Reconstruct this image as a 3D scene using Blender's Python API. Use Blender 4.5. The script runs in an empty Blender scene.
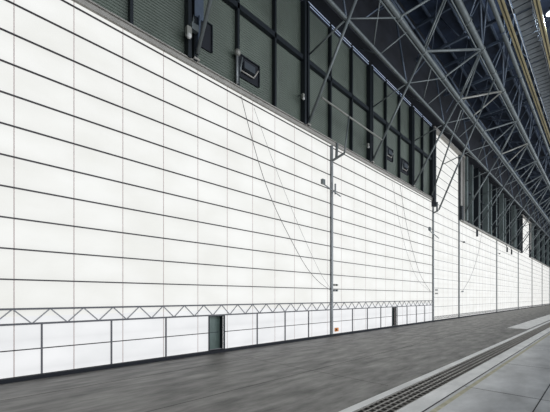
import bpy, bmesh, math, random
from mathutils import Vector, Matrix
random.seed(7)
C = bpy.context.scene.collection
D, H = 15.93, 3.2            # camera distance from the door wall, eye height
STEP = 9.62                  # spacing of the steel frames along the wall
YA, YB = -19.2, 250.0        # extent of the hangar along the wall

# ---------------------------------------------------------------- materials
def principled(name, col, rough=.6, metal=0., noise=0., scale=3., stretch=(1, 1, 1), bump=0., spec=.5, detail=5):
    m = bpy.data.materials.new(name); m.use_nodes = True
    nt = m.node_tree; b = nt.nodes['Principled BSDF']
    b.inputs['Base Color'].default_value = (*col, 1)
    b.inputs['Roughness'].default_value = rough
    b.inputs['Metallic'].default_value = metal
    b.inputs['Specular IOR Level'].default_value = spec
    if noise:
        tc = nt.nodes.new('ShaderNodeTexCoord'); mp = nt.nodes.new('ShaderNodeMapping')
        mp.inputs['Scale'].default_value = stretch
        n = nt.nodes.new('ShaderNodeTexNoise'); n.inputs['Scale'].default_value = scale
        n.inputs['Detail'].default_value = detail; n.inputs['Roughness'].default_value = .65
        r = nt.nodes.new('ShaderNodeValToRGB')
        r.color_ramp.elements[0].position = .3; r.color_ramp.elements[1].position = .72
        r.color_ramp.elements[0].color = (*[c * (1 - noise) for c in col], 1)
        r.color_ramp.elements[1].color = (*[min(1, c * (1 + noise)) for c in col], 1)
        nt.links.new(tc.outputs['Object'], mp.inputs[0]); nt.links.new(mp.outputs[0], n.inputs['Vector'])
        nt.links.new(n.outputs['Fac'], r.inputs[0]); nt.links.new(r.outputs[0], b.inputs['Base Color'])
        if bump:
            bp = nt.nodes.new('ShaderNodeBump'); bp.inputs['Strength'].default_value = bump
            bp.inputs['Distance'].default_value = .02
            nt.links.new(n.outputs['Fac'], bp.inputs['Height']); nt.links.new(bp.outputs[0], b.inputs['Normal'])
    return m

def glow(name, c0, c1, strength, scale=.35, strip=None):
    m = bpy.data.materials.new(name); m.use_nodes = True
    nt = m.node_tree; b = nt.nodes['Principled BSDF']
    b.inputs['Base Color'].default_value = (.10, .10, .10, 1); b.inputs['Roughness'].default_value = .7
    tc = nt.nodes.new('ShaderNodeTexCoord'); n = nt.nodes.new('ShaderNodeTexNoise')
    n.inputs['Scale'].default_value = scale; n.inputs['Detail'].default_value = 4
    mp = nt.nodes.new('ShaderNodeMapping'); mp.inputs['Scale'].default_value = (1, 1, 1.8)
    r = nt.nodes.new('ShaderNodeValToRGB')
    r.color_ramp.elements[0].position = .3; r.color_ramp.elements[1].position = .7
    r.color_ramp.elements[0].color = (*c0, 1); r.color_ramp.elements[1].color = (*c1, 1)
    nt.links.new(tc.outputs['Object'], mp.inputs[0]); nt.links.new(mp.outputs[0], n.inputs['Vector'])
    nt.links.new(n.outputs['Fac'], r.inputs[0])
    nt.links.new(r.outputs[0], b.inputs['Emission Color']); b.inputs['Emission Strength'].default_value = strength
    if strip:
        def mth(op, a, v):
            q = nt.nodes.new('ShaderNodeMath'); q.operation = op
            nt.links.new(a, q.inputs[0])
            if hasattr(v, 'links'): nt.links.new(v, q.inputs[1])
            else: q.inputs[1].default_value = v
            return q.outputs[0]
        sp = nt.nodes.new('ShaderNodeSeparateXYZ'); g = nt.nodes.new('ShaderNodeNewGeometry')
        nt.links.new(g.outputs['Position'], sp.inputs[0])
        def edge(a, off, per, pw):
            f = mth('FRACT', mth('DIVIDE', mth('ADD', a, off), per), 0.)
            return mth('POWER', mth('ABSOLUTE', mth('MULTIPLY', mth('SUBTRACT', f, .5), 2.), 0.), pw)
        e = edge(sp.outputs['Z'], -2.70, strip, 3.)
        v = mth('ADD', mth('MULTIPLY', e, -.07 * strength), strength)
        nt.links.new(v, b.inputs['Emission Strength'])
    return m

M = dict(
    fabric=glow('translucent_fabric', (.84, .84, .80), (.93, .935, .91), .91, .35, 1.165),  # both fabrics emit the daylight behind them, dimmed toward the rails
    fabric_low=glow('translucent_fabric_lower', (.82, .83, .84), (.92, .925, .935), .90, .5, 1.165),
    slot=glow('clerestory_daylight', (.30, .42, .65), (.55, .65, .85), .55),
    lamp=glow('lamp_lens', (.8, .9, 1), (.9, .95, 1), 1.4),
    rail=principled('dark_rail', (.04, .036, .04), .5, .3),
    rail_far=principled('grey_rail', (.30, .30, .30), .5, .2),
    seam=principled('fabric_seam', (.60, .50, .47), .9),
    truss=principled('truss_grey', (.25, .25, .26), .5, .3),
    post=principled('post_grey', (.22, .235, .24), .5, .2, .15, 2.),
    chordm=principled('truss_chord_grey', (.10, .10, .11), .5, .2),
    sill=principled('sill_black', (.005, .007, .012), .8),
    header=principled('header_steel', (.30, .285, .26), .6, .0, .15, 2.),
    green=principled('green_cladding', (.070, .088, .070), .55, .1, .22, .35, (1, 1, .5)),
    mull=principled('mullion_dark', (.016, .021, .026), .5, .3),
    fin=principled('fin_grey_green', (.14, .17, .165), .5, .1, .2, 1.),
    dark=principled('dark_cladding', (.010, .012, .018), .8, 0, .5, .4),
    deck=principled('roof_deck', (.022, .034, .062), .6, .1, .6, .35),
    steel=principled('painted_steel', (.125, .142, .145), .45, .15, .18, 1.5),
    steel2=principled('pale_and_warm_lit_steel', (.25, .25, .225), .45, .3, .12, 1.5),
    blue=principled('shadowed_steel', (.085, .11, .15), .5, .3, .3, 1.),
    gold=principled('yellow_rail', (.36, .31, .18), .4, .3, .15, 1.),
    golddark=principled('rail_web', (.07, .06, .04), .6),
    soffit=principled('soffit_metal', (.17, .19, .21), .45, .3, .25, 1.),
    pale=principled('pale_metal', (.6, .62, .62), .4, .3),
    post2=principled('motor_grey', (.05, .06, .07), .5, .2),
    white=principled('white_plastic', (.5, .5, .48), .5),
    cable=principled('cable_grey', (.16, .15, .15), .6),
    cablel=principled('cable_light', (.33, .33, .32), .6),
    orange=principled('orange_paint', (.75, .25, .04), .5),
    doorg=principled('door_green', (.10, .14, .125), .35, .1, .2, 2.),
    conc=principled('apron_concrete', (.172, .165, .152), .5, 0, .8, 1.1, (1.8, .4, 1), .35, .5, 12),
    concl=principled('light_and_sunlit_concrete', (.80, .79, .76), .5, 0, .2, 1.4, (1, .4, 1), .1, .5, 8),
    slab=principled('platform_concrete', (.45, .455, .455), .28, 0, .38, .9, (1, .5, 1), .08, .5, 8),
    joint=principled('joint_dark', (.03, .03, .03), .8),
    yellow=principled('faded_yellow_paint', (.46, .43, .30), .6, 0, .3, 3.),
    grate=principled('grate_iron', (.40, .38, .35), .5, .5, .3, 4.),
    pit=principled('channel_black', (.05, .046, .04), .9),
)

# ---------------------------------------------------------------- mesh helpers
class MB:
    def __init__(s): s.bm = bmesh.new()
    def box(s, x0, x1, y0, y1, z0, z1):
        v = [s.bm.verts.new(p) for p in ((x0,y0,z0),(x1,y0,z0),(x1,y1,z0),(x0,y1,z0),(x0,y0,z1),(x1,y0,z1),(x1,y1,z1),(x0,y1,z1))]
        for f in ((3,2,1,0),(4,5,6,7),(0,1,5,4),(1,2,6,5),(2,3,7,6),(3,0,4,7)): s.bm.faces.new([v[i] for i in f])
        return s
    def bar(s, a, b, w, h=None, up=(0, 0, 1)):
        h = h or w; a = Vector(a); b = Vector(b); d = (b - a).normalized()
        u = Vector(up)
        if abs(d.dot(u)) > .98: u = Vector((1, 0, 0))
        r = d.cross(u).normalized(); u = r.cross(d)
        vs = [s.bm.verts.new(p + r * i * w / 2 + u * j * h / 2) for p in (a, b) for i, j in ((-1,-1),(1,-1),(1,1),(-1,1))]
        for f in ((3,2,1,0),(4,5,6,7),(0,1,5,4),(1,2,6,5),(2,3,7,6),(3,0,4,7)): s.bm.faces.new([vs[i] for i in f])
        return s
    def tube(s, a, b, r, n=10):
        a = Vector(a); b = Vector(b); d = (b - a).normalized()
        u = Vector((0, 0, 1)) if abs(d.z) < .95 else Vector((1, 0, 0))
        e = d.cross(u).normalized(); g = d.cross(e)
        R = []
        for p in (a, b):
            R.append([s.bm.verts.new(p + (e * math.cos(2*math.pi*k/n) + g * math.sin(2*math.pi*k/n)) * r) for k in range(n)])
        for k in range(n):
            f = s.bm.faces.new((R[0][k], R[0][(k+1)%n], R[1][(k+1)%n], R[1][k])); f.smooth = True
        s.bm.faces.new(R[0][::-1]); s.bm.faces.new(R[1])
        return s
    def path(s, pts, r, n=6):
        pts = [Vector(p) for p in pts]; rings = []
        for i, p in enumerate(pts):
            d = (pts[min(i+1, len(pts)-1)] - pts[max(i-1, 0)]).normalized()
            e = d.cross(Vector((1, .01, .02))).normalized(); g = d.cross(e)
            rings.append([s.bm.verts.new(p + (e * math.cos(2*math.pi*k/n) + g * math.sin(2*math.pi*k/n)) * r) for k in range(n)])
        for A, B in zip(rings, rings[1:]):
            for k in range(n):
                f = s.bm.faces.new((A[k], A[(k+1)%n], B[(k+1)%n], B[k])); f.smooth = True
        s.bm.faces.new(rings[0][::-1]); s.bm.faces.new(rings[-1])
        return s
    def ball(s, c, r, sx=1, sy=1, sz=1):
        bmesh.ops.create_uvsphere(s.bm, u_segments=12, v_segments=8, radius=r,
            matrix=Matrix.Translation(c) @ Matrix.Diagonal((sx, sy, sz, 1)))
        return s
    def build(s, name, mat, parent=None):
        bmesh.ops.recalc_face_normals(s.bm, faces=s.bm.faces)
        me = bpy.data.meshes.new(name); s.bm.to_mesh(me); s.bm.free()
        me.materials.append(M[mat]); o = bpy.data.objects.new(name, me); C.objects.link(o)
        if parent: o.parent = parent; o.matrix_parent_inverse = parent.matrix_world.inverted()
        return o

def thing(name, label, cat, loc=(0, 0, 0), group=None):
    o = bpy.data.objects.new(name, None); C.objects.link(o); o.location = loc
    o.matrix_world = Matrix.Translation(loc)
    o['label'] = label; o['category'] = cat
    if group: o['group'] = group
    return o
def tag(o, label, cat, group=None):
    o['label'] = label; o['category'] = cat
    if group: o['group'] = group
    return o
def struct(o): o['kind'] = 'structure'; return o

# ---------------------------------------------------------------- floor
fl = struct(MB().box(-4, 10.95, YA, YB, -.3, 0).build('floor', 'conc'))
for x in (2.75, 6.9):
    MB().box(x, x + .02, YA, YB, -.01, .004).build('joint', 'joint', fl)
for y in (11.3, 27.4, 48, 80):
    MB().box(.4, 10.4, y, y + .012, -.01, .003).build('joint', 'joint', fl)
f2 = struct(MB().box(10.95, 11.8, YA, YB, -.5, -.18).build('floor', 'pit'))
f3 = struct(MB().box(11.8, 12.33, YA, YB, -.3, .012).build('floor', 'concl'))
f4 = struct(MB().box(12.33, 45, YA, YB, -.3, .010).build('floor', 'slab'))
MB().box(12.33, 12.37, YA, YB, 0, .016).build('joint', 'joint', f4)
MB().box(12.48, 12.62, YA, YB, 0, .013).build('yellow_line', 'yellow', f4)
MB().box(14.50, 14.53, YA, YB, 0, .014).build('joint', 'joint', f4)
for y in (1.2, 4.9, 8.6, 13.1, 19, 26, 34, 44, 56):
    MB().box(12.4, 30, y, y + .02, 0, .014).build('joint', 'joint', f4)
sun_patch = struct(MB().box(8.75, 10.45, 41, YB, -.01, .012).build('floor', 'concl'))  # sunlit stretch of floor, its brightness put into paler concrete
MB().box(8.70, 8.76, 41, YB, 0, .016).build('joint', 'joint', sun_patch)
f6 = struct(MB().box(10.68, 10.95, YA, YB, -.1, .006).build('floor', 'concl'))
# drain grate
g = thing('drain_grate', 'long dark iron drain grating set in the floor between light concrete strips', 'drain', (11.4, 20, 0))
MB().box(10.96, 11.79, YA, YB, -.17, -.06).build('channel', 'pit', g)
b = MB()
for k in range(5):
    x = 10.97 + k * .195; b.box(x, x + .022, YA, YB, -.03, .0)
y = YA
while y < 90:
    b.box(10.97, 11.78, y, y + .02, -.03, -.003); y += .3
b.build('grid', 'grate', g)

# ---------------------------------------------------------------- the translucent doors
Z0, PV, NR = 2.70, 1.165, 11
TOP = 15.74
def lattice(name, y0, y1, za, zb, x, rc, rd, pitch, mat, parent):
    t = MB()
    MB().bar((x, y0, za), (x, y1, za), rc).build('truss_chord', 'chordm', parent); MB().bar((x, y0, zb), (x, y1, zb), rc).build('truss_chord', 'chordm', parent)
    y = y0; up = True
    while y < y1 - .05:
        e = min(y + pitch / 2, y1)
        t.bar((x, y, za if up else zb), (x, e, zb if up else za), rd); up = not up; y = e
    return t.build(name, mat, parent)

def leaf_with_truss(n, y0, y1, phase, mulls, wicket):
    w0, w1 = wicket
    d = struct(bpy.data.objects.new('door_%d' % n, None)); C.objects.link(d); d.location = (0, y0, 0)
    d.matrix_world = Matrix.Translation(d.location)
    MB().box(-.06, 0, y0, y1, 2.45, TOP).build('fabric', 'fabric', d)
    m = MB()
    m.box(-.06, 0, y0, w0, .1, 2.45)
    m.box(-.06, 0, w1, y1, .1, 2.45)
    m.box(-.06, 0, w0, w1, 2.16, 2.45)
    m.build('lower_fabric', 'fabric_low', d)
    for k in range(1, NR + 1):
        z = Z0 + PV * k
        if k == NR: z = 15.5
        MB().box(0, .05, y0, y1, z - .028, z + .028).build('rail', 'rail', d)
    y = phase
    while y < y1:
        if y > y0:
            MB().box(0, .006, y - .017, y + .017, .14, TOP).build('seam', 'seam', d)
        y += 2.008
    lattice('truss', y0, y1, 2.16, 2.74, .12, .075, .045, 1.2, 'truss', d)
    MB().box(0, .05, y0, w0, 1.14, 1.18).box(0, .05, w1, y1, 1.14, 1.18).build('middle_rail', 'rail', d)
    for y in mulls:
        MB().box(0, .07, y - .03, y + .03, .14, 2.16).build('mullion', 'chordm', d)
    MB().box(-.06, .26, y0, y1, 0, .15).build('sill', 'sill', d)
    # walk-through door
    wd = MB().box(-.42, -.36, w0, w1 + .0, .15, 2.1).build('wicket_door', 'doorg', d)
    MB().box(-.36, .08, w0 - .05, w0, .15, 2.16).box(-.36, .08, w1, w1 + .07, .15, 2.16).box(-.36, .08, w0, w1, 2.08, 2.16).build('frame', 'mull', wd)
    MB().box(-.36, -.34, w0 + .12, w1 - .12, 1.1, 1.14).build('push_bar', 'mull', wd)
    return d
P = 22.4
leaf_with_truss(1, YA, P, -18.22, [-15.7, -13.1, -10.4, -7.8, -5.15, -2.5, .1, 2.73, 5.36, 8.0, 14.27, 16.9, 19.5], (10.62, 11.62))
leaf_with_truss(2, P, 45.0, 23.95, [25.65, 28.25, 30.9, 37.1, 39.7, 42.3], (33.45, 34.5))

posts = [45.0, 55.8, 80.8, 104.7, 127.5, 150.5, 172.5, 194.5, 216.5, YB]
tall = {45.0: (45.15, 55.7, 24.9), 104.7: (109.2, 122.3, 24.9), 172.5: (174, 186, 24.9)}
for i, (a, c) in enumerate(zip(posts, posts[1:])):
    d = struct(bpy.data.objects.new('door_%d' % (i + 3), None)); C.objects.link(d); d.location = (0, a, 0)
    d.matrix_world = Matrix.Translation(d.location)
    tp = 14.95
    MB().box(-.06, 0, a, c, .12, tp).build('fabric', 'fabric', d)
    z = .65 + 1.25
    while z < tp - .2:
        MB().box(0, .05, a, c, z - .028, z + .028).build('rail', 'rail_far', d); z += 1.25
    y = a + 2.008
    b = MB()
    while y < c - .3:
        b.box(0, .012, y - .012, y + .012, .14, tp); y += 2.008
    b.build('seam_grid', 'seam', d)
    lattice('bottom_lattice', a, c, .28, .6, .1, .05, .035, .6, 'rail_far', d)
    MB().box(-.06, .26, a, c, 0, .15).build('sill', 'sill', d)
    if a in tall:
        y0, y1, zt = tall[a]
        MB().box(-.06, 0, y0, y1, tp, zt).build('tall_fabric', 'fabric', d)
        z = 15.65
        while z < zt - .2:
            MB().box(0, .05, y0, y1, z - .028, z + .028).build('rail', 'rail_far', d); z += 1.25
        MB().box(-.1, .25, y1 - .05, y1 + .25, tp, zt).build('jamb', 'mull', d)
        MB().box(-.1, .3, y1 + .3, y1 + 1.1, tp, zt).build('jamb', 'header', d)
        MB().box(-.1, .35, y1 + 1.5, y1 + 2.2, tp, zt).build('jamb', 'header', d)
        MB().box(-.1, .4, y0 - .5, y0 + .1, tp, zt).build('jamb', 'mull', d)
        MB().box(.0, .45, y1 + .2, y1 + 1.2, 15.1, 17.2).build('drive_box', 'mull', d)
        MB().box(-.1, .45, y0 - .5, y1 + 3, zt, zt + .35).build('top_beam', 'header', d)

# header beams
struct(MB().box(-.1, .10, YA, 45.1, 15.74, 16.02).box(0, .14, YA, 45.1, 15.72, 15.76).box(0, .20, YA, 45.1, 15.98, 16.04).build('trim_1', 'header'))
struct(MB().box(-.1, .30, 57, 107, 14.98, 15.25).box(.3, .36, 57, 107, 14.9, 15.0).build('trim_2', 'header'))
struct(MB().box(-.1, .30, 124, 174, 14.98, 15.25).build('trim_3', 'header'))
struct(MB().box(-.1, .30, 188, YB, 14.98, 15.25).build('trim_4', 'header'))

# ---------------------------------------------------------------- corrugated green wall above
gw = struct(bpy.data.objects.new('wall_left', None)); C.objects.link(gw)
def corrugated(y0, y1, z0, z1, pitch=.12, dep=.035, name='cladding', mat='green'):
    b = MB(); bm = b.bm; prev = None; z = z0; k = 0
    while z <= z1:
        x = -.12 + (0 if k % 2 else -dep)
        cur = (bm.verts.new((x, y0, z)), bm.verts.new((x, y1, z)))
        if prev: bm.faces.new((prev[0], prev[1], cur[1], cur[0]))
        prev = cur; z += pitch / 2; k += 1
    return b.build(name, mat, gw)
corrugated(YA, 45.1, 15.98, 25.3, .15, .028)
corrugated(57.6, 109, 15.2, 25.3, .24, .05)
corrugated(124, 174, 15.2, 25.3, .3, .05)
corrugated(188, YB, 15.2, 25.3, .3, .05)
def mullion(y, w=.16, z0=16.0, z1=25.2, dep=.16, mat='mull'):
    MB().box(-.12, dep, y - w / 2, y + w / 2, z0, z1).build('mullion', mat, gw)
for n in range(-2, 5):
    y = .03 + STEP * n
    if y < 44:
        mullion(y - .42, .20, dep=.3); mullion(y - .05, .20, dep=.3)
        for q in (3.0, 6.2):
            if y + q < 44.6: mullion(y + q, .15)
mullion(44.6, .6, dep=.3)
for y0, y1 in ((58, 108.5), (124.5, 173.5), (188.5, 240)):
    y = y0; k = 0
    while y < y1:
        mullion(y, .3 if k % 2 else .5, 15.2, dep=.7 if k % 3 == 0 else .35, mat='mull' if k % 2 else 'fin'); y += 2.4 if k % 2 else 1.9; k += 1
MB().box(-.1, .16, YA, 45, 20.78, 21.12).build('girt', 'mull', gw)
MB().box(-.1, .2, 57.6, 109, 20.2, 20.5).build('girt', 'mull', gw)
MB().box(-.3, -.15, YA, YB, 15.2, 38).build('backing', 'dark', gw)
MB().box(-.12, .9, YA, YB, 25.62, 26.6).build('gutter', 'dark', gw)
# bright clerestory gap under the gutter
for n in range(-2, 5):
    a = .2 + STEP * n; e = min(a + 9.0, 44.3)
    for s0, s1 in ((a, a + 2.75), (a + 3.0, a + 5.95), (a + 6.2, e)):
        if s1 > s0:
            MB().box(.05, .08, s0, s1, 25.28, 25.33).build('skylight_strip', 'slot', gw)
            MB().box(.05, .08, s0, s1, 25.50, 25.56).build('skylight_strip', 'slot', gw)

# ---------------------------------------------------------------- posts between the doors
def post(y, top, label, w=.22, arm=True, group=None, dep=.17, ax=1.3):
    t = thing('door_post', label, 'post', (0, y, 0), group)
    MB().box(0, .06, y - w / 2, y + w / 2, 0, top).box(.06, dep - .05, y - .02, y + .02, 0, top).box(dep - .05, dep, y - w / 2, y + w / 2, 0, top).build('shaft', 'post', t)
    MB().box(0, dep + .08, y - w, y + w, 0, .12).build('foot', 'sill', t)
    if arm:
        MB().bar((dep, y, top - 1.25), (ax, y, top - 1.0), .14).build('arm', 'steel', t)
        MB().bar((.55, y, top - 1.2), (.55, y + .1, top + .1), .16).build('bracket', 'steel', t)
        if ax > 1: MB().tube((ax, y, top - 1.05), (ax, y + .7, 17.8), .06).build('hanger', 'steel', t)
    return t
post(P, 15.6, 'grey steel post between the two big trussed doors with an orange box at its foot', .22)
post(45.0, 15.4, 'grey steel post at the right end of the second trussed door', .22, ax=.75)
post(55.8, 15.1, 'grey steel post at the right edge of the first tall white strip', .22, False)
post(80.8, 15.0, 'thin dark post standing below the dark recessed wall bay', .17, False)
for k, y in enumerate(posts[3:-1]):
    post(y, 15.0, 'very thin grey post among the last white doors toward the far right end', .15, False, 'far door posts')

# ---------------------------------------------------------------- steel frames
c1, c2, c3 = (3.5, 22.1), (5.0, 24.15), (7.1, 28.35)      # (x, z) of the long chords
foot = (.32, 16.35)
names = ['off', 'off', 'thick grey sloping tube at the upper left, first from the left over the green wall',
         'long grey sloping tube crossing the middle of the green wall, second from the left',
         'long grey sloping tube on the header right of the middle post, third from left',
         'grey sloping tube ending just left of the tall white strip', 'grey sloping tube crossing the tall white strip down to its lower left corner']
for n in range(-1, 24):
    y = .03 + STEP * n
    if n < 1: lab = 'grey sloping tube brace over the near end of the green wall'; gp = 'near wall braces'
    elif n <= 5: lab = names[n + 1]; gp = None
    else: lab = 'thin grey sloping brace in the dark bays beyond the tall white strip'; gp = 'far wall braces'
    t = thing('diagonal_brace', lab, 'brace', (foot[0], y, foot[1]), gp)
    if n == 5:      # this one leans sideways, down to the corner of the tall strip
        MB().tube((.72, 45.2, 14.5), (c3[0], 44.4, c3[1]), .10, 10).build('lower_tube', 'steel', t)
    else:
        MB().tube((foot[0], y, foot[1]), (c2[0], y, c2[1]), .105, 10).build('lower_tube', 'steel', t)
    if n > 6:
        MB().tube((foot[0], y - 5.2, foot[1] - .9), (c1[0], y, c1[1]), .07, 8).build('side_tube', 'steel', t)
    if n < 14 and n != 5:
        for s in (-.16, .16):
            MB().tube((c2[0], y + s, c2[1]), (c3[0], y + s, c3[1]), .075, 8).build('upper_tube', 'steel', t)
    MB().tube((.34, y, 21.35), (c1[0], y, c1[1]), .065, 8).build('strut', 'steel', t)
    if n == 5: continue
    MB().box(.0, .34, y - .17, y + .17, 16.04, 16.14).bar((.2, y, 16.12), (.2, y, 16.5), .2, .06).build('foot_plate', 'header', t)

t = thing('diagonal_brace', 'thin grey sloping tube footed at the far right end of the green wall', 'brace', (.32, 43.9, 16.35))
MB().tube((.32, 43.9, 16.2), (c3[0], .03 + 4 * STEP, c3[1]), .085, 8).build('lower_tube', 'steel', t)

MB().box(.3, .38, 9.47, 10.02, 18.3, 25).bar((.34, 9.62, 16.6), (.34, 9.75, 18.4), .1, .3).build('side_plate', 'blue', bpy.data.objects['diagonal_brace.002'])

gd = thing('roof_girder', 'long grey tubular steel lattice girder running beneath the dark roof', 'girder', (5, 0, 22))
MB().tube((c1[0], YA, c1[1]), (c1[0], YB, c1[1]), .125, 12).build('chord', 'steel', gd)
MB().tube((c2[0], YA, c2[1]), (c2[0], YB, c2[1]), .19, 12).build('chord', 'steel', gd)
MB().tube((c2[0] - .17, YA, c2[1] - .24), (c2[0] - .17, YB, c2[1] - .24), .055, 8).build('lower_chord', 'steel', gd)
MB().tube((c3[0], YA, c3[1]), (c3[0], YB, c3[1]), .26, 12).build('chord', 'steel', gd)
MB().tube((c3[0] - .28, YA, c3[1] - .28), (c3[0] - .28, YB, c3[1] - .28), .07, 8).build('lower_chord', 'steel', gd)
for n in range(-1, 24):
    y = .03 + STEP * n; y0 = y - STEP; ym = y - STEP / 2
    b = MB()
    b.tube((c3[0], y, c3[1]), (c2[0], y0, c2[1]), .11, 8)
    b.tube((c3[0], y, c3[1]), (c2[0], ym, c2[1]), .09, 8)
    b.build('lattice', 'steel2' if n in (5, 7) else 'steel', gd)  # warm light on two bays put into a paler, warmer steel colour
    b = MB()
    b.tube((c2[0], y0 + 6.5, c2[1]), (c1[0], y0 + 4.7, c1[1]), .055, 6)
    b.tube((c2[0], y0 + 2.0, c2[1]), (c1[0], y0 + 3.7, c1[1]), .05, 6)
    b.tube((c2[0], ym, c2[1]), (c1[0], y0, c1[1]), .055, 6)
    b.tube((c1[0], y0 + 4.7, c1[1]), (.3, y0 + 7.2, 25.6), .045, 6)
    b.build('side_lattice', 'steel', gd)
    if n < 12:
        for c, r in ((c2, .25), (c3, .32)):
            for yy in (y, ym):
                MB().tube((c[0], yy - .12, c[1]), (c[0], yy + .12, c[1]), r, 12).build('flange', 'steel', gd)
    # wind bracing up to the roof, mostly in shadow
    b = MB()
    b.tube((c2[0], y, c2[1]), (2.2, ym, 30.5), .11, 6)
    b.tube((c1[0], y, c1[1]), (2.2, y, 30.5), .08, 6)
    b.tube((c3[0], y, c3[1]), (2.2, y, 30.5), .08, 6)
    b.tube((c3[0], y, c3[1]), (4.6, ym, 33.5), .11, 6)
    b.tube((c3[0], y, c3[1]), (9.0, ym, 33.5), .11, 6)
    b.tube((c3[0], y, c3[1]), (9.0, y - STEP, 33.5), .10, 6)
    b.tube((c3[0], ym, c3[1]), (9.0, ym, 33.5), .08, 6)
    b.tube((2.2, y, 30.5), (2.2, ym, 25.8), .06, 6)
    b.tube((4.6, ym, 33.5), (2.2, y, 30.5), .06, 6)
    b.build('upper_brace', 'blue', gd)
MB().tube((2.2, YA, 30.5), (2.2, YB, 30.5), .13, 8).build('back_chord', 'blue', gd)
MB().tube((4.6, YA, 33.5), (4.6, YB, 33.5), .13, 8).build('back_chord', 'blue', gd)
MB().tube((9.0, YA, 33.5), (9.0, YB, 33.5), .13, 8).build('back_chord', 'blue', gd)

# light longitudinal rail joining the braces
t = MB().tube((1.22, .03 + 2 * STEP + .3, 17.85), (1.22, .03 + 3 * STEP - .1, 17.85), .07, 8)
tag(t.build('tie_rail', 'steel2'), 'pale thin steel tube running level between the sloping braces before the green wall', 'rail')

# ---------------------------------------------------------------- roof
struct(MB().box(-.3, 45, YA, YB, 36, 36.3).build('ceiling', 'deck'))
for n in range(-1, 25):
    y = .03 + STEP * n + 1.2
    near = n < 6
    t = thing('roof_beam', 'dark blue lattice roof beam spanning away from the door wall under the roof deck', 'beam', (10, y, 33), 'cross beams of the roof')
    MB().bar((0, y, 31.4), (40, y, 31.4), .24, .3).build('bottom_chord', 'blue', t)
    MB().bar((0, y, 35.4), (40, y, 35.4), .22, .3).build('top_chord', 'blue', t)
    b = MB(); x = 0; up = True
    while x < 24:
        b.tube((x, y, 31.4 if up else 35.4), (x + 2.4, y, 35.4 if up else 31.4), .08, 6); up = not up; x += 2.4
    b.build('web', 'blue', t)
# purlins
pt = MB()
for x in (1.5, 3.9, 6.3, 8.7, 13.4, 16):
    pt.box(x - .08, x + .08, YA, YB, 35.6, 36)
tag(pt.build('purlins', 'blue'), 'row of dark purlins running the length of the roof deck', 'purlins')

# pipe and yellow rails
def at(k, Z):  return D - (Z - H) * .7071 / k
x = at(2.60, 29.9)
t = thing('roof_pipe', 'straight grey pipe running along the roof just left of the yellow rail', 'pipe', (x, 0, 29.9))
MB().tube((x, YA, 29.9), (x, YB, 29.9), .20, 12).build('pipe_run', 'steel', t)
for n in range(-1, 24):
    y = 1.2 + STEP * n
    MB().tube((x, y - .1, 29.9), (x, y + .1, 29.9), .25, 12).bar((x, y, 30.1), (x, y, 31.3), .08).build('hanger', 'blue', t)
for i, (k, lab) in enumerate(((2.86, 'yellow steel rail with dark web under the roof, the left one of two'),
                              (4.35, 'yellow steel rail under the roof nearest the top right corner'))):
    x = at(k, 30.6)
    t = thing('overhead_rail', lab, 'rail', (x, 0, 30.6))
    MB().box(x - .21, x - .08, YA, YB, 30.42, 30.6).build('flange', 'gold', t)
    MB().box(x + .06, x + .20, YA, YB, 30.42, 30.6).build('flange', 'gold', t)
    MB().box(x - .09, x + .07, YA, YB, 30.5, 31.1).build('web', 'golddark', t)
# ribbed soffit between the rails
xa, xb = at(3.15, 31), at(3.95, 31)
t = thing('ribbed_soffit', 'dark metal soffit of cross ribbed trays between the two yellow rails', 'soffit', (xa, 0, 31))
for n in range(0, 12):
    y0 = 1.5 + STEP * n
    b = MB(); y = y0
    while y < y0 + STEP - .9:
        b.box(xa, xb, y, y + .78, 31.0, 31.16); y += .95
    b.build('tray', 'soffit', t)
    MB().bar((xa + .2, y0 - .3, 31.02), (xb - .1, y0 - .3, 31.02), .1).bar((xa + .5, y0 - .3, 31.02), (xa + .5, y0 - .3, 31.4), .08).build('hanger', 'blue', t)
MB().tube((xb + .12, YA, 30.95), (xb + .12, 120, 30.95), .045, 8).build('conduit', 'pale', t)
MB().tube((xa - .12, YA, 30.95), (xa - .12, 120, 30.95), .03, 8).build('conduit', 'pale', t)

# high bay lamp in the top right corner
lx, ly, lz = at(5.0, 32.2), 36.2, 32.0
def cam_px(px, X):
    r = (px - 275) / 330.; dx = X - D
    return -dx * (1 + r) / (1 - r)
lx = 12.1; ly = cam_px(551, lx)
zf = (-(lx - D) + ly) * .7071
lz = H + (297 - 13) * zf / 330.
t = thing('high_bay_lamp', 'bright round hanging lamp at the top right corner under the roof', 'lamp', (lx, ly, lz))
MB().tube((lx, ly, lz + .12), (lx, ly, lz + .6), .16, 16).build('housing', 'steel', t)
MB().ball((lx, ly, lz), .42, 1, 1, .35).build('lens', 'lamp', t)
MB().tube((lx, ly, lz + .6), (lx, ly, 35.99), .03, 8).build('rod', 'blue', t)

# ---------------------------------------------------------------- small things
def wall_y(px, X=0.): return cam_px(px, X)
def wall_z(px, py, X=0.):
    yy = cam_px(px, X); z = (D - X + yy) * .7071
    return H + (297 - py) * z / 330.
def wp(px, py, X=.14): return (X, wall_y(px, X), wall_z(px, py, X))

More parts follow.
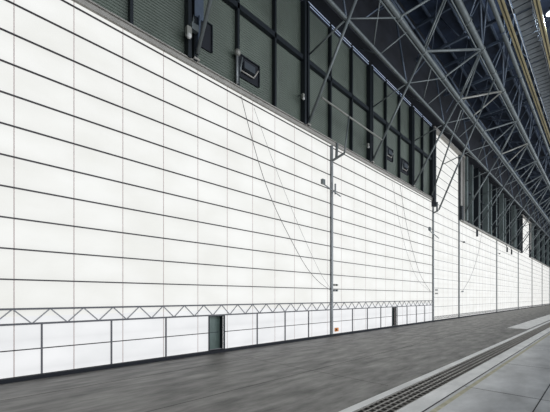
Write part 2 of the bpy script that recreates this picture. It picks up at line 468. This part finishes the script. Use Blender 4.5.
def spline(ps, n=8):
    out = []
    ps = [Vector(p) for p in ps]; q = [2 * ps[0] - ps[1]] + ps + [2 * ps[-1] - ps[-2]]
    for i in range(1, len(q) - 2):
        for k in range(n):
            t = k / n; a, b, c, d = q[i-1:i+3]
            out.append(.5 * ((2*b) + (-a + c)*t + (2*a - 5*b + 4*c - d)*t*t + (-a + 3*b - 3*c + d)*t*t*t))
    out.append(ps[-1]); return out
def cable(pix, r, mat, lab):
    tag(MB().path(spline([wp(*p) for p in pix]), r).build('cable', mat), lab, 'cable')
cable([(241, 96), (251, 135), (262, 173), (274, 205), (288, 234), (305, 265), (318, 281), (330, 290)], .02, 'cable',
      'dark cable sagging across the first white door down to the middle post')
cable([(254, 108), (270, 153), (288, 200), (305, 240), (320, 272), (330, 288)], .012, 'cablel', 'faint thin cable hanging right of the dark cable on the first door')
cable([(400, 185), (406, 222), (413, 252), (421, 276), (431, 292)], .018, 'cable', 'grey cable sagging across the second trussed door to its right post')
cable([(392, 182), (400, 225), (408, 256), (418, 280), (431, 292)], .012, 'cablel', 'faint thin cable on the second trussed door left of the grey cable')
cable([(482, 232), (478, 254), (471, 276), (462, 292)], .025, 'cablel', 'pale cable curving down to the left below the recessed dark bay')

def box_at(name, px, py, w, h, dep, mat, lab, cat, X=.26, extra=None):
    y, z = wall_y(px, X), wall_z(px, py, X)
    t = thing(name, lab, cat, (X, y, z))
    MB().box(X, X + dep, y - w/2, y + w/2, z - h/2, z + h/2).build('casing', mat, t)
    if extra: extra(t, X, y, z)
    return t
def lid(t, X, y, z):
    MB().box(X + .12, X + .14, y - .1, y + .1, z - .07, z + .07).build('cover', 'steel', t)
box_at('junction_box', 335, 285, .5, .16, .14, 'steel2', 'upper of two small grey boxes beside the middle post', 'box', .05, lid)
box_at('junction_box', 335, 290.5, .5, .16, .14, 'post', 'lower of two small grey boxes beside the middle post', 'box', .05, lid)
box_at('junction_box', 436, 290, .6, .18, .14, 'post', 'upper grey box beside the post right of the second door', 'box', .05, lid)
box_at('junction_box', 436, 293.5, .6, .18, .14, 'steel2', 'lower grey box beside the post right of the second door', 'box', .05, lid)
box_at('junction_box', 462, 291.5, .7, .2, .14, 'post', 'grey box beside the post below the dark recessed bay', 'box', .05, lid)
def mark(t, X, y, z):
    MB().box(X + .12, X + .13, y - .16, y - .02, z - .1, z + .1).build('cover', 'sill', t)
box_at('alarm_box', 336, 329.5, .42, .30, .12, 'orange', 'small orange box low on the door right of the middle post', 'box', .02, mark)

# sensor on bracket on the middle post
y, z = wall_y(322, .4), wall_z(322, 182, .4)
t = thing('post_sensor', 'small grey box sensor on a bracket high on the middle post', 'sensor', (.4, y, z))
MB().box(.4, .6, y - .16, y + .16, z - .18, z + .18).build('casing', 'steel', t)
MB().bar((.45, y, z - .1), (.35, P + .9, z - .55), .07).build('arm', 'post', t)
MB().bar((.3, P + .22, z - .5), (.3, P + .22, z + .35), .1).build('clip', 'post', t)
# same fittings on the next post
y, z = wall_y(429, .4), wall_z(429, 229, .4)
t = thing('post_sensor', 'small grey box sensor on the post at the right end of the second door', 'sensor', (.4, y, z))
MB().box(.4, .6, y - .25, y + .2, z - .2, z + .2).build('casing', 'steel', t)
MB().bar((.45, y, z - .2), (.35, 46.3, z - .7), .08).build('arm', 'post', t)

# louvre opening with bar frame, and fan motor housings on the green wall
def opening(px, py, w, h, lab, cross=True):
    X = -.05; y, z = wall_y(px, X), wall_z(px, py, X)
    t = thing('wall_vent', lab, 'vent', (X, y, z))
    MB().box(-.14, -.04, y - w/2, y + w/2, z - h/2, z + h/2).build('recess', 'sill', t)
    f = MB()
    f.box(-.1, .05, y - w/2 - .05, y + w/2 + .05, z + h/2, z + h/2 + .07)
    f.box(-.1, .05, y - w/2 - .06, y - w/2, z - h/2, z + h/2)
    f.box(-.1, .05, y + w/2, y + w/2 + .06, z - h/2, z + h/2)
    f.build('frame', 'mull', t)
    if cross:
        MB().tube((.1, y - w*.42, z - h*.28), (.1, y + w*.2, z - h*.28), .045).tube((.1, y + w*.2, z - h*.28), (.1, y + w*.42, z + h*.2), .045).build('bar', 'header', t)
        MB().box(0, .25, y - w*.3, y + w*.2, z - h*.15, z + h*.18).build('motor', 'post2', t)
        MB().tube((.12, y - w*.45, z - h*.4), (.12, y - w*.35, z + h*.35), .06).build('lever', 'steel', t)
    return t
opening(248, 71, 1.75, 1.3, 'dark rectangular vent opening with a motor frame above the first door')
opening(205.5, 36, .75, 1.5, 'narrow dark vent opening right of the first sloping tube', False)
opening(388.5, 154, 1.7, 1.2, 'dark vent opening right of the third sloping tube')
opening(404, 167, 1.9, 1.4, 'dark vent opening near the right end of the green wall')

def floodlight(px, py, lab, s=1.):
    X = .45; y, z = wall_y(px, X), wall_z(px, py, X)
    t = thing('floodlight', lab, 'light', (X, y, z))
    MB().box(X - .12*s, X + .12*s, y - .14*s, y + .14*s, z - .3*s, z + .2*s).build('housing', 'steel2', t)
    MB().ball((X + .05, y, z - .3*s), .14*s, 1, 1, 1.1).build('lens', 'white', t)
    MB().bar((X, y, z + .1), (-.05, y + .05, z + .25), .07).build('arm', 'steel', t)
floodlight(188.5, 31, 'pale floodlight left of the first sloping tube on the green wall', .95)
floodlight(303, 96, 'pale small floodlight left of the second sloping tube on the green wall', .7)
floodlight(368, 145, 'pale small floodlight near the foot of the third sloping tube', .7)
y, z = wall_y(193.5, .5), wall_z(193.5, 26, .5)
t = thing('brace_actuator', 'grey box actuator clamped behind the first sloping tube', 'actuator', (.5, y, z))
MB().box(.35, .6, y - .15, y + .25, z - .25, z + .1).build('casing', 'steel', t)
MB().tube((.4, y, z), (.1, y + .3, z + 1.2), .05).build('rod', 'steel', t)
# round siren on a stalk
y0_, z0_ = wall_y(237, .25), wall_z(237, 53, .25)
t = thing('siren', 'round grey head on a vertical stalk left of the motor vent', 'siren', (.25, y0_, z0_))
MB().ball((.3, y0_, z0_), .2, 1, 1, 1).build('head', 'steel2', t)
MB().tube((.25, y0_, z0_ - .1), (.25, y0_, 16.05), .08).build('stalk', 'post', t)

# brackets hanging under the far header
for px, py, lab in ((477, 233, 'short dark bracket hanging below the beam near the recessed bay start'),
                    (507, 249.5, 'left of a close pair of dark brackets hanging under the far beam'),
                    (511.5, 252, 'right of a close pair of dark brackets hanging under the far beam')):
    X = .45; y, z = wall_y(px, X), wall_z(px, py, X)
    t = thing('hanging_bracket', lab, 'bracket', (X, y, z))
    MB().box(X - .1, X + .15, y - .18, y + .18, z - .6, z + .5).build('drop_plate', 'mull', t)
    MB().bar((X, y, z + .5), (.2, y, 15.1), .12).build('arm', 'mull', t)
for px, py, lab in ((464, 242, 'short dark camera arm pointing right below the beam of the recessed bay'),
                    (499.5, 253.5, 'tiny dark camera arm on the white door right of the thin dark post')):
    X = .3; y, z = wall_y(px, X), wall_z(px, py, X)
    t = thing('security_camera', lab, 'camera', (X, y, z))
    MB().bar((.02, y - .9, z + .1), (X, y, z), .07).build('arm', 'post', t)
    MB().box(X - .1, X + .12, y - .2, y + .2, z - .12, z + .08).build('housing', 'mull', t)

# end walls (close the hangar)
struct(MB().box(-.3, 45, YB, YB + .3, 0, 36).build('wall_far', 'dark'))
struct(MB().box(-.3, 45, YA - .3, YA, 0, 36).build('wall_near', 'dark'))

# ---------------------------------------------------------------- light
w = bpy.data.worlds.new('w'); bpy.context.scene.world = w; w.use_nodes = True
w.node_tree.nodes['Background'].inputs[0].default_value = (.80, .88, 1, 1)
w.node_tree.nodes['Background'].inputs[1].default_value = .55
def area(loc, rot, sx, sy, e, col):
    l = bpy.data.lights.new('fill_light', 'AREA'); l.shape = 'RECTANGLE'; l.size = sx; l.size_y = sy
    l.energy = e; l.color = col
    o = bpy.data.objects.new('fill_light', l); C.objects.link(o); o.location = loc; o.rotation_euler = rot
# unseen fill light added opposite the doors to brighten steel and floor
area((44, 80, 12), (0, math.radians(90), 0), 22, 200, 45000, (.92, .96, 1))

pl = bpy.data.lights.new('lamp_glow', 'POINT'); pl.energy = 900; pl.color = (.75, .87, 1); pl.shadow_soft_size = .4
po = bpy.data.objects.new('lamp_glow', pl); C.objects.link(po); po.location = (lx, ly, lz - .5)

cam = bpy.data.cameras.new('cam'); co = bpy.data.objects.new('cam', cam); C.objects.link(co)
co.location = (D, 0, H); co.rotation_euler = (math.radians(90), 0, math.radians(45))
cam.sensor_width = 36; cam.lens = 36 * 330 / 550; cam.shift_y = 91 / 550; cam.clip_end = 1000
bpy.context.scene.camera = co
vs = bpy.context.scene.view_settings
vs.view_transform = 'Standard'; vs.look = 'None'; vs.exposure = 0
